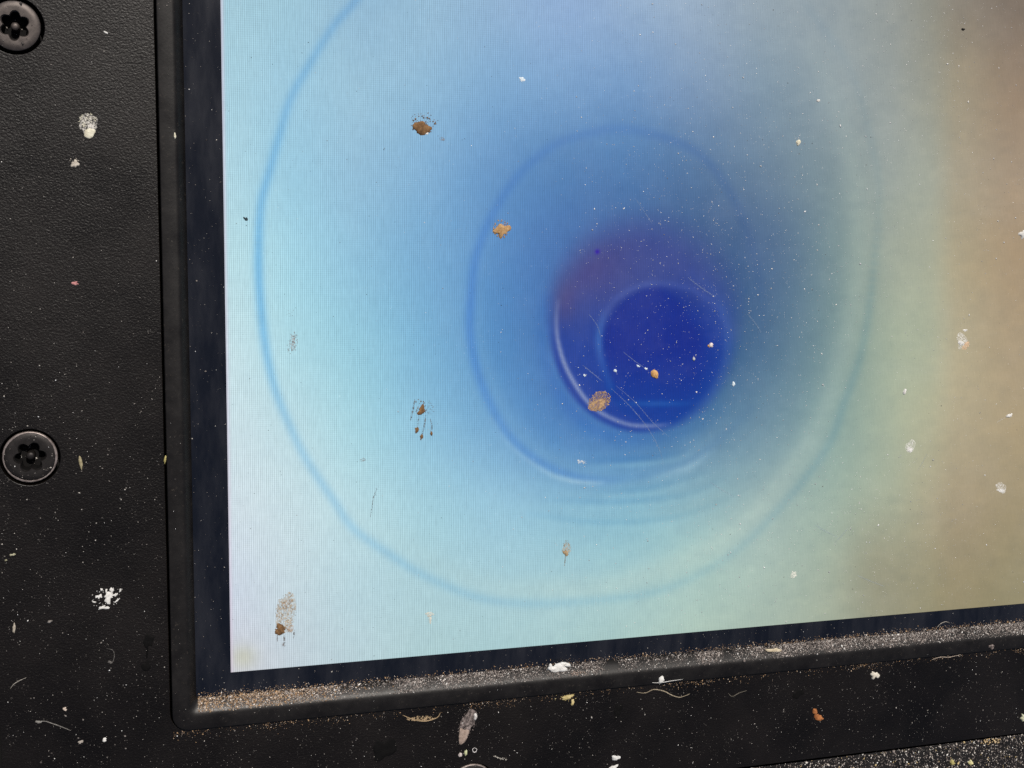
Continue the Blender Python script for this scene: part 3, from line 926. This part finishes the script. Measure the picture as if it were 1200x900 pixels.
Heap().crumbs(343, 402, 6, 13, SZ, 60, (0.4, 1.1), 0.2, 0, 22).dome(343, 401, 4, 8, SZ, 0.2, 0.00003, 23, 0.3, 0).crumbs(340, 367, 5, 6, SZ, 16, (0.3, 0.6), 0, 0, 24).build('mud_smear', [D('mauve_mud_film', (0.20, 0.17, 0.17), (0.38, 0.33, 0.32), 0.9, 2100, 0.2, (0.0, 0.75))], 'faint mauve grey smear near the left edge of the screen', 'mud smear', 'mud spots on the screen')
h = Heap().dome(494, 481, 4.5, 5, SZ, 0.4, 0.00012, 26, 0.35).crumbs(492, 477, 9, 9, SZ, 42, (0.4, 1.0), 0, 0, 27).crumbs(505, 478, 4, 10, SZ, 26, (0.4, 0.9), 0, 1, 28)
h.thread([(486, 468), (484, 480), (481, 493)], 2.2, SZ, 1).thread([(491, 488), (489, 500)], 1.6, SZ, 1).thread([(499, 486), (497, 500), (494, 512)], 2.0, SZ, 1).thread([(504, 490), (506, 500), (505, 509)], 1.8, SZ, 1)
h.dome(488.5, 504, 2.4, 3.4, SZ, 0, 0.0001, 29, 0.25).dome(494, 512, 1.9, 3, SZ, 0, 0.0001, 30, 0.25).dome(505.5, 508, 1.4, 2.8, SZ, 0, 0.0001, 31, 0.2)
h.build('mud_splash', [BROWN, DARKFILM], 'brown mud splash with thin drips running down, left of the pipe rings', 'mud splash', 'mud spots on the screen')
h = Heap().dome(335, 718, 12, 22, SZ, 0.05, 0.00005, 33, 0.12).crumbs(335, 717, 12, 21, SZ, 150, (0.4, 1.0), 0, 0, 34).dome(336, 708, 5, 6, SZ, 0.3, 0.00008, 35, 0.3, 2).crumbs(329, 738, 6, 6, SZ, 40, (0.6, 1.4), 0, 1, 36).dome(328, 738, 6, 6, SZ, 0, 0.00020, 37, 0.25, 1)
h.dome(340, 737, 5, 4, SZ, -0.3, 0.00008, 38, 0.3, 2).thread([(333, 744), (333, 752), (332, 757)], 2.6, SZ, 3).thread([(345, 738), (344, 748)], 2.2, SZ, 3).thread([(325, 744), (325, 752)], 1.4, SZ, 3).dome(332, 756, 2.2, 2.4, SZ, 0, 0.00006, 39, 0.2, 3)
h.build('mud_drop', [TANTHIN, BROWN, D('thin_brown_mud', (0.28, 0.19, 0.12), (0.48, 0.35, 0.24), 0.9, 2000, 0.2, (0.1, 0.95)), DARKFILM], 'large translucent mud drop with a brown foot, lower left corner of the screen', 'mud drop', 'mud spots on the screen')
Heap().dome(664, 643, 4.5, 8, SZ, 0, 0.00005, 41, 0.2, 0).crumbs(663, 640, 5, 8, SZ, 26, (0.4, 0.9), 0, 0, 42).dome(663, 648, 3, 3.5, SZ, 0, 0.0001, 43, 0.25, 1).thread([(663, 650), (662, 658), (661, 664)], 1.4, SZ, 0).build('mud_drip', [TANTHIN, TAN], 'small pale tan drip on the screen below the pipe rings', 'mud drip', 'mud spots on the screen')
Heap().dome(503.5, 720, 4.2, 3, SZ, 0, 0.00008, 45, 0.3).dome(504, 726, 2, 4.5, SZ, 0, 0.00008, 46, 0.2).build('mud_chip', [D('pale_tan_film', (0.5, 0.44, 0.34), (0.72, 0.66, 0.55), 0.9, 2000, 0.2, (0.2, 0.95))], 'pale cream triangular chip low on the screen between two brown drops', 'mud chip', 'mud spots on the screen')
GW = 'white water spots on the screen'
Heap().dome(1127, 399, 6, 9, SZ, -0.3, 0.00005, 48, 0.2).dome(1126, 402, 3.2, 3, SZ, 0, 0.00010, 49, 0.25, 1).dome(1132, 405, 3.5, 5, SZ, 0.2, 0.00007, 50, 0.25, 2).dome(1131, 387, 2.2, 1.5, SZ, 0, 0.00006, 51, 0.2, 1).build('residue_spot', [WHITETHIN, WHITE, D('peach_residue', (0.6, 0.36, 0.2), (0.78, 0.55, 0.38), 0.9, 2000, 0.2, (0.2, 0.95))], 'white spot with a peach coloured side on the brown right part of the screen', 'residue spot', GW)
Heap().dome(1067, 523, 5.5, 7.5, SZ, 0.35, 0.00006, 53, 0.14).dome(1066, 527, 3.5, 3, SZ, 0.2, 0.00008, 54, 0.2, 1).build('residue_spot', [WHITETHIN, WHITE], 'tooth shaped white spot on the line between green and brown, right of the pipe rings', 'residue spot', GW)
Heap().dome(1173.5, 571.5, 6, 6, SZ, 0, 0.00006, 56, 0.2).dome(1173, 575, 4, 2, SZ, 0, 0.00006, 57, 0.2, 1).build('residue_spot', [WHITETHIN, WHITE], 'round frosted white spot near the right edge, lowest of the larger white spots', 'residue spot', GW)
Heap().dome(930, 673.5, 3.6, 4, SZ, 0, 0.00006, 58, 0.22).build('residue_spot', [D('milky_residue', (0.55, 0.56, 0.48), (0.8, 0.8, 0.72), 0.8, 2000, 0.3, (0.35, 1.0))], 'small milky spot on the pale green lower part of the screen', 'residue spot', GW)
Heap().dome(935.5, 167, 2.4, 4, SZ, 0.2, 0.00016, 60, 0.12).build('sand_grain', [CREAM], 'cream sand grain on the grey blue upper part of the screen', 'sand grain', 'grains on the screen')
Heap().dome(959, 118, 2, 1.8, SZ, 0.2, 0.00012, 61, 0.12).build('sand_grain', [WHITE], 'white sand grain just above the cream one, upper right of the screen', 'sand grain', 'grains on the screen')
Heap().dome(612, 93, 3.6, 2.4, SZ, 0.0, 0.00006, 62, 0.25).crumbs(612, 93, 5, 4, SZ, 8, (0.3, 0.6), seed=62).build('residue_spot', [BLUEPALE], 'pale blue wet speck near the top of the screen', 'residue spot', GW)
Heap().dome(1199, 274, 4, 5, SZ, 0.3, 0.0002, 64, 0.3).build('paint_chip', [WHITE], 'white chip at the right edge of the picture on the screen', 'paint chip', 'grains on the screen')
Heap().dome(1182.5, 487, 3.6, 2.2, SZ, -0.6, 0.0002, 66, 0.15).thread([(1179, 489), (1173, 492), (1168, 495)], 1.5, SZ, 1, 0.00002).build('paint_chip', [WHITE, WHITETHIN], 'elongated white chip with a faint trailing streak, right side of the screen', 'paint chip', 'grains on the screen')
Heap().dome(1060, 459, 1.9, 3.4, SZ, 0.35, 0.00016, 68, 0.15).build('sand_grain', [WHITE], 'slim white grain right of the outer pipe ring', 'sand grain', 'grains on the screen')
Heap().dome(859.5, 450, 1.9, 2.8, SZ, 0.2, 0.00014, 70, 0.15).build('sand_grain', [BLUEPALE], 'small pale grain just right of the dark blue pipe end', 'sand grain', 'grains on the screen')
Heap().dome(288, 256.5, 2.6, 2, SZ, 0.2, 0.00010, 72, 0.3).build('grit_speck', [D('dark_grit', (0.02, 0.04, 0.05), (0.06, 0.08, 0.09))], 'dark grit speck beside the left edge of the screen', 'grit', 'grains on the screen')
Heap().dome(1128.5, 34.5, 1.8, 1.8, SZ, 0.2, 0.00010, 73, 0.3).build('grit_speck', [D('black_grit', (0.006, 0.006, 0.006), (0.02, 0.02, 0.02))], 'black grit speck on the brown top right of the screen', 'grit', 'grains on the screen')
Heap().dome(681, 541, 4.5, 2.4, SZ, 0.3, 0.00004, 75, 0.3).crumbs(684, 545, 5, 3, SZ, 10, (0.3, 0.7), seed=75).build('residue_spot', [WHITETHIN], 'faint pale smudge inside the lower edge of the second pipe ring', 'residue spot', GW)
Heap().crumbs(700, 434, 34, 8, SZ, 6, (0.5, 0.9), seed=76).dome(685, 440, 1.8, 1.4, SZ, 0, 0.0001, 77, 0.2).dome(721, 434.5, 2.4, 1.6, SZ, 0.6, 0.0001, 78, 0.2).dome(748, 429, 2, 1.2, SZ, 0.4, 0.00008, 79, 0.2).dome(757, 432, 1.8, 1.4, SZ, 0.4, 0.00008, 80, 0.2).build('sand_grain', [BLUEPALE], 'row of tiny pale grains left of the orange grain', 'sand grain', 'grains on the screen')
Heap().thread([(442, 572), (438, 582), (436, 594), (434, 606)], 1.6, SZ, 0, 0.00003).crumbs(444, 574, 4, 4, SZ, 6, (0.3, 0.6), seed=81).build('lint_thread', [DARKFILM], 'thin grey lint thread on the lower left of the screen', 'lint', 'threads and fibres')
Heap().dome(425, 539, 3.4, 2, SZ, 0.0, 0.00003, 83, 0.3).build('mud_speck', [DARKFILM], 'faint grey speck between the brown splash and the lint thread', 'mud spot', 'mud spots on the screen')

# --- on the left panel
GP = 'paint splashes on the panel'
h = Heap().dome(103.5, 144, 10.5, 11, PZ, 0, 0.00004, 90, 0.12, 1).crumbs(103, 141, 11, 9, PZ, 60, (0.4, 1.0), 0, 0, 91).dome(104.5, 151, 8.5, 8, PZ, 0, 0.00006, 93, 0.10, 1).dome(105, 156, 6, 6.5, PZ, 0.1, 0.00014, 92, 0.10, 0)
h.build('paint_drop', [CREAM, D('thin_white_on_grain', (0.5, 0.47, 0.42), (0.75, 0.72, 0.66), 0.8, 2300, 0.3, (0.0, 0.95))], 'tapered cream paint drop, speckled on top, below the upper screw', 'paint drop', GP)
Heap().dome(88, 192, 4.6, 4, PZ, 0.2, 0.00012, 94, 0.25).crumbs(87, 190, 6, 6, PZ, 12, (0.4, 0.8), seed=94).build('paint_speck', [D('dull_cream_paint', (0.35, 0.31, 0.26), (0.62, 0.56, 0.48), 0.7)], 'small cream paint speck just under the tapered drop', 'paint speck', GP)
h = Heap()
for (a, b, rx, ry, q, s) in ((127, 700, 6.5, 4.6, -.5, 1), (131, 692, 1.8, 4.4, .5, 2), (116, 699, 4, 2.2, -.5, 3), (121, 712, 6, 2.0, -.3, 4), (135, 697, 3.6, 1.4, -.7, 5), (141, 692, 2.6, 1.0, -.9, 6), (119, 691, 1.2, 2.0, .5, 7), (124.5, 692.5, 1.0, 2.8, .3, 8), (110.5, 705.5, 2.4, 0.8, 0, 10), (137, 704, 3.0, 1.0, -.5, 12)):
    h.dome(a, b, rx, ry, PZ, q, 0.00010, 100 + s, 0.5, 0, 18)
h.crumbs(126, 701, 19, 15, PZ, 40, (0.4, 0.8), -0.2, 0, 96).build('paint_splash', [WHITE], 'broken white paint splash of many flecks on the lower left panel', 'paint splash', GP)
Heap().dome(94.5, 542, 2.2, 7.5, PZ, -0.25, 0.00018, 120, 0.15).build('straw_sliver', [D('straw', (0.20, 0.17, 0.09), (0.40, 0.35, 0.22))], 'short straw coloured sliver right of the middle screw', 'sliver', 'slivers and crumbs on the panel')
Heap().dome(193.5, 538.5, 1.5, 5, PZ + 0.0003, 0.1, 0.0003, 122, 0.12).build('straw_sliver', [YELLOW], 'yellow sliver caught in the groove beside the bezel', 'sliver', 'slivers and crumbs on the panel')
Heap().thread([(43, 846), (52, 845), (62, 848), (73, 852), (83, 856)], 1.4, PZ, 0, 0.00010).dome(45, 846, 3.5, 1.6, PZ, 0, 0.0001, 124, 0.2).build('fibre', [D('grey_fibre', (0.14, 0.13, 0.12), (0.27, 0.26, 0.24))], 'straight grey fibre near the lower left corner of the panel', 'fibre', 'threads and fibres')
Heap().thread([(12, 807), (16, 802), (22, 798), (31, 794)], 1.3, PZ, 0, 0.00008).build('fibre', [FIBRE], 'small curled fibre at the far left edge of the panel', 'fibre', 'threads and fibres')
Heap().thread([(125, 760), (132, 762), (134, 769), (131, 777), (126, 776)], 1.3, PZ, 0, 0.00004).dome(129, 776, 2.2, 1.8, PZ, 0, 0.0001, 127, 0.2).build('dried_ring', [D('dull_grey_residue', (0.06, 0.055, 0.052), (0.16, 0.15, 0.14))], 'faint ear shaped dried ring on the panel below the white splash', 'dried ring', GP)
GT = 'black tar spots'
Heap().dome(174, 751, 6, 8, PZ, 0.2, 0.00008, 130, 0.2).build('tar_spot', [BLACK], 'black tar spot beside the lower bezel corner, upper of two', 'tar spot', GT)
Heap().dome(171, 781, 4.5, 7, PZ, 0.1, 0.00008, 131, 0.25).thread([(173, 757), (172, 772)], 2.2, PZ, 0, 0.00003).build('tar_spot', [BLACK], 'black tar spot beside the lower bezel corner, lower of two', 'tar spot', GT)
Heap().dome(450, 878, 13, 13, PZ, 0.1, 0.00008, 132, 0.2).build('tar_spot', [BLACK], 'widest black tar spot, on the panel under the bezel near the grey mortar smear', 'tar spot', GT)
Heap().dome(724, 833, 4.5, 9, PZ, 0.1, 0.00008, 133, 0.25).build('tar_spot', [BLACK], 'narrow black tar spot on the panel under the middle of the bezel', 'tar spot', GT)
Heap().dome(935, 813, 7, 4.5, PZ, -0.3, 0.00008, 134, 0.25).build('tar_spot', [BLACK], 'black tar spot above the rusty orange crumb', 'tar spot', GT)
Heap().dome(16.5, 736, 2, 5, PZ, 0.1, 0.00014, 140, 0.2).build('paint_speck', [D('cream_speck', (0.26, 0.23, 0.18), (0.48, 0.43, 0.36))], 'upright cream speck near the far left edge of the panel', 'paint speck', GP)
Heap().dome(122.5, 867, 2.8, 2.2, PZ, -0.5, 0.00016, 142, 0.15).build('paint_speck', [WHITE], 'bright white speck at the foot of the left panel', 'paint speck', GP)
Heap().dome(76, 831, 2.4, 2, PZ, 0, 0.00012, 143, 0.25).build('paint_speck', [D('pinkish_cream_speck', (0.42, 0.34, 0.28), (0.66, 0.56, 0.48))], 'pinkish cream speck above the straight grey fibre', 'paint speck', GP)
Heap().dome(94.5, 869.5, 3, 1.8, PZ, -0.2, 0.00012, 144, 0.3).build('paint_speck', [D('dull_speck', (0.28, 0.25, 0.22), (0.5, 0.45, 0.4))], 'dull grey speck left of the bright white one at the foot of the panel', 'paint speck', GP)
Heap().dome(87.5, 332, 4, 1.8, PZ, 0.0, 0.0001, 145, 0.3).build('grit_speck', [PINK], 'pink grit speck halfway up the left panel', 'grit', 'slivers and crumbs on the panel')
Heap().dome(15, 650, 3.2, 1.5, PZ, -0.3, 0.0001, 146, 0.3).dome(7, 656.5, 1.6, 1.0, PZ, 0, 0.0001, 147, 0.2).build('grit_speck', [D('olive_grit', (0.22, 0.21, 0.12), (0.48, 0.46, 0.34))], 'olive grit at the far left edge below the middle screw', 'grit', 'slivers and crumbs on the panel')
Heap().dome(124, 38, 2.6, 1.3, PZ, 0.6, 0.0001, 148, 0.2).build('paint_speck', [WHITE], 'tiny white fleck right of the upper screw', 'paint speck', GP)
Heap().dome(205, 159, 1.2, 3.8, BZP, 0.0, 0.00012, 149, 0.2).build('straw_sliver', [CREAM], 'small cream sliver on the ridge of the left bezel', 'sliver', 'slivers and crumbs on the panel')

# --- on the bezel and the lower panel
ZS = BZ * 0.55
h = Heap()
for (a, b, rx, ry, q, s) in ((655, 782.5, 11.5, 4.6, -0.08, 1), (660, 778, 4, 2.6, -.4, 2), (646, 783, 4, 4, 0, 3), (665, 779, 3.5, 2.4, 0, 4)):
    h.dome(a, b, rx, ry, ZS, q, 0.00040, 150 + s, 0.22)
h.crumbs(655, 784, 15, 7, ZS, 20, (0.5, 1.0), 0, 0, 151).build('paint_chip', [WHITE], 'large ragged bright white chip on the dusty lower bezel', 'paint chip', 'chips on the bezel')
Heap().crumbs(678, 791, 10, 5, ZS + 0.0004, 70, (0.5, 1.2), 0.1, 0, 155).build('mortar_patch', [PINKTAN], 'pinkish mortar patch right of the large white chip on the bezel', 'mortar', 'chips on the bezel')
Heap().dome(775, 796.5, 3.6, 3.8, BZP, 0, 0.0003, 157, 0.22).thread([(764, 800), (774, 800), (786, 798), (800, 796)], 1.3, BZP, 0, 0.00005).build('paint_chip', [WHITE], 'small round white chip with a tail on the bezel face', 'paint chip', 'chips on the bezel')
Heap().dome(1162, 758, 3, 3, BZP, 0, 0.0002, 159, 0.2).build('paint_chip', [GREY], 'small grey chip on the bezel at the far right', 'paint chip', 'chips on the bezel')
h = Heap().crumbs(493, 842, 17, 2.6, PZ, 110, (0.6, 1.4), -0.06, 0, 161).thread([(472, 838), (484, 843), (498, 845), (512, 841), (516, 835)], 2.2, PZ, 0, 0.0001)
h.build('grit_crescent', [TAN], 'crescent of tan grit against the underside of the bezel', 'grit', 'slivers and crumbs on the panel')
Heap().dome(665, 817, 7, 2.6, PZ, -0.2, 0.0003, 163, 0.3).dome(671, 823, 1.8, 4, PZ, 0.3, 0.0002, 164, 0.25).crumbs(661, 818, 14, 4, PZ, 16, (0.5, 1.1), seed=165).build('plant_crumb', [D('yellow_tan_crumb', (0.34, 0.27, 0.10), (0.60, 0.50, 0.26))], 'yellowish plant crumb under the bezel below the large white chip', 'plant crumb', 'slivers and crumbs on the panel')
h = Heap().dome(549, 845, 8, 14, PZ, 0.45, 0.00010, 170, 0.2).dome(543, 862, 6.5, 8, PZ, 0.35, 0.00022, 171, 0.2, 1).crumbs(548, 848, 10, 18, PZ, 60, (0.5, 1.1), 0.45, 0, 172)
h.build('mortar_smear', [GREY, PINKTAN], 'grey mortar smear with a pinkish foot above the bottom screw', 'mortar', 'slivers and crumbs on the panel')
GB = 'white beads on the panel'
Heap().dome(557, 839.5, 2.2, 4.2, PZ, 0.1, 0.0003, 174, 0.12).build('bead', [D('dull_white', (0.46, 0.44, 0.42), (0.66, 0.64, 0.62))], 'oval pale bead at the upper end of the grey mortar smear', 'bead', GB)
Heap().dome(539.3, 884.5, 2.2, 2.6, PZ, 0.1, 0.0003, 175, 0.12).build('bead', [D('dull_pink_white', (0.42, 0.36, 0.34), (0.62, 0.56, 0.54))], 'pinkish bead at the left above the bottom screw', 'bead', GB)
Heap().dome(545.8, 882, 1.8, 3.6, PZ, 0.3, 0.0003, 176, 0.12).build('bead', [D('lime_bit', (0.36, 0.38, 0.20), (0.6, 0.62, 0.40))], 'lime coloured bead, middle of three above the bottom screw', 'bead', GB)
Heap().thread([(556, 876), (558.6, 878), (557.5, 881), (554.6, 881), (553.8, 878), (556, 876)], 1.6, PZ, 0, 0.0001).build('bead', [D('ring_white', (0.5, 0.47, 0.46), (0.7, 0.67, 0.66))], 'tiny white ring at the right above the bottom screw', 'bead', GB)
Heap().crumbs(586, 888.5, 8, 2, PZ, 16, (0.5, 1.0), 0.25, 0, 178).thread([(578, 886), (584, 888), (590, 890)], 1.6, PZ).build('fibre', [FIBRE], 'short pale squiggle right of the bottom screw', 'fibre', 'threads and fibres')
Heap().dome(955, 834, 2.6, 4, PZ, 0.1, 0.0003, 180, 0.2).dome(960, 841.5, 4.5, 3.2, PZ, 0.2, 0.0003, 181, 0.2).dome(957, 839, 3, 2.6, PZ, 0.2, 0.00028, 182, 0.2).build('clay_crumb', [RUST], 'rusty orange two lobed crumb on the lower right panel', 'clay crumb', 'slivers and crumbs on the panel')
Heap().dome(1025, 791, 4.2, 4.4, PZ, 0.1, 0.0004, 184, 0.3).build('sand_grain', [D('cream_sand', (0.48, 0.44, 0.36), (0.76, 0.72, 0.62))], 'coarse cream sand grain on the panel above right of the rusty crumb', 'sand grain', 'slivers and crumbs on the panel')
Heap().dome(721.5, 888, 4.2, 3.4, PZ, 0.1, 0.0003, 186, 0.25).build('paint_speck', [D('off_white', (0.5, 0.5, 0.48), (0.74, 0.74, 0.72))], 'off white speck at the bottom of the picture below the narrow tar spot', 'paint speck', GP)
Heap().dome(719, 899, 5, 2.2, PZ, -0.3, 0.0003, 187, 0.25).build('paint_speck', [WHITE], 'white speck cut by the bottom of the picture', 'paint speck', GP)
Heap().thread([(746, 811), (756, 812), (766, 808), (778, 810), (788, 815), (797, 817), (808, 813)], 1.9, PZ, 0, 0.0001).build('fibre', [D('tan_fibre', (0.22, 0.18, 0.12), (0.42, 0.36, 0.27))], 'wavy tan fibre on the panel under the bezel', 'fibre', 'threads and fibres')
Heap().thread([(853, 812), (858, 816), (866, 812), (875, 809)], 1.3, PZ, 0, 0.0001).build('fibre', [D('dull_fibre', (0.10, 0.09, 0.07), (0.20, 0.18, 0.15))], 'dull hooked fibre on the panel right of the wavy one', 'fibre', 'threads and fibres')
Heap().thread([(1098, 735), (1102, 731), (1108, 728.5), (1113, 730)], 1.3, 0.0002, 0, 0.0001).build('fibre', [FIBRE], 'pale hair curling over the dusty bezel at lower right', 'fibre', 'threads and fibres')
Heap().thread([(1092, 773), (1102, 770), (1112, 770), (1126, 767)], 1.5, PZ, 0, 0.0001).build('fibre', [D('tan_hair', (0.3, 0.25, 0.2), (0.5, 0.42, 0.36))], 'tan hair in the seam under the bezel at lower right', 'fibre', 'threads and fibres')
Heap().dome(907, 762, 8, 2.4, ZS, -0.12, 0.0002, 190, 0.25).build('straw_sliver', [D('pale_straw', (0.42, 0.34, 0.22), (0.66, 0.58, 0.44))], 'pale straw flake on the dusty bezel right of centre', 'sliver', 'chips on the bezel')
Heap().dome(1199, 841, 3, 4.5, PZ, 0.1, 0.0004, 192, 0.25).build('plant_crumb', [D('greenish_cream', (0.4, 0.4, 0.26), (0.66, 0.66, 0.5))], 'greenish cream crumb at the right edge of the lower panel', 'plant crumb', 'slivers and crumbs on the panel')
RZ = -0.0004
Heap().dome(1115.5, 893.5, 3.2, 2.8, RZ, 0.1, 0.0003, 194, 0.2).build('seed', [YELLOW], 'yellow seed on the gritty case rim, left of two', 'seed', 'seeds on the case rim')
Heap().dome(1137, 893.5, 3, 2.6, RZ, 0.1, 0.0003, 195, 0.2).build('seed', [D('pale_yellow_seed', (0.5, 0.46, 0.2), (0.75, 0.7, 0.42))], 'yellow seed on the gritty case rim, right of two', 'seed', 'seeds on the case rim')
Heap().crumbs(1160, 869, 13, 3.5, RZ + 0.0004, 46, (0.7, 1.6), -0.1, 0, 196).build('grit_clump', [D('amber_grit', (0.42, 0.28, 0.12), (0.7, 0.55, 0.34))], 'amber grit clump at the edge of the case rim', 'grit', 'slivers and crumbs on the panel')
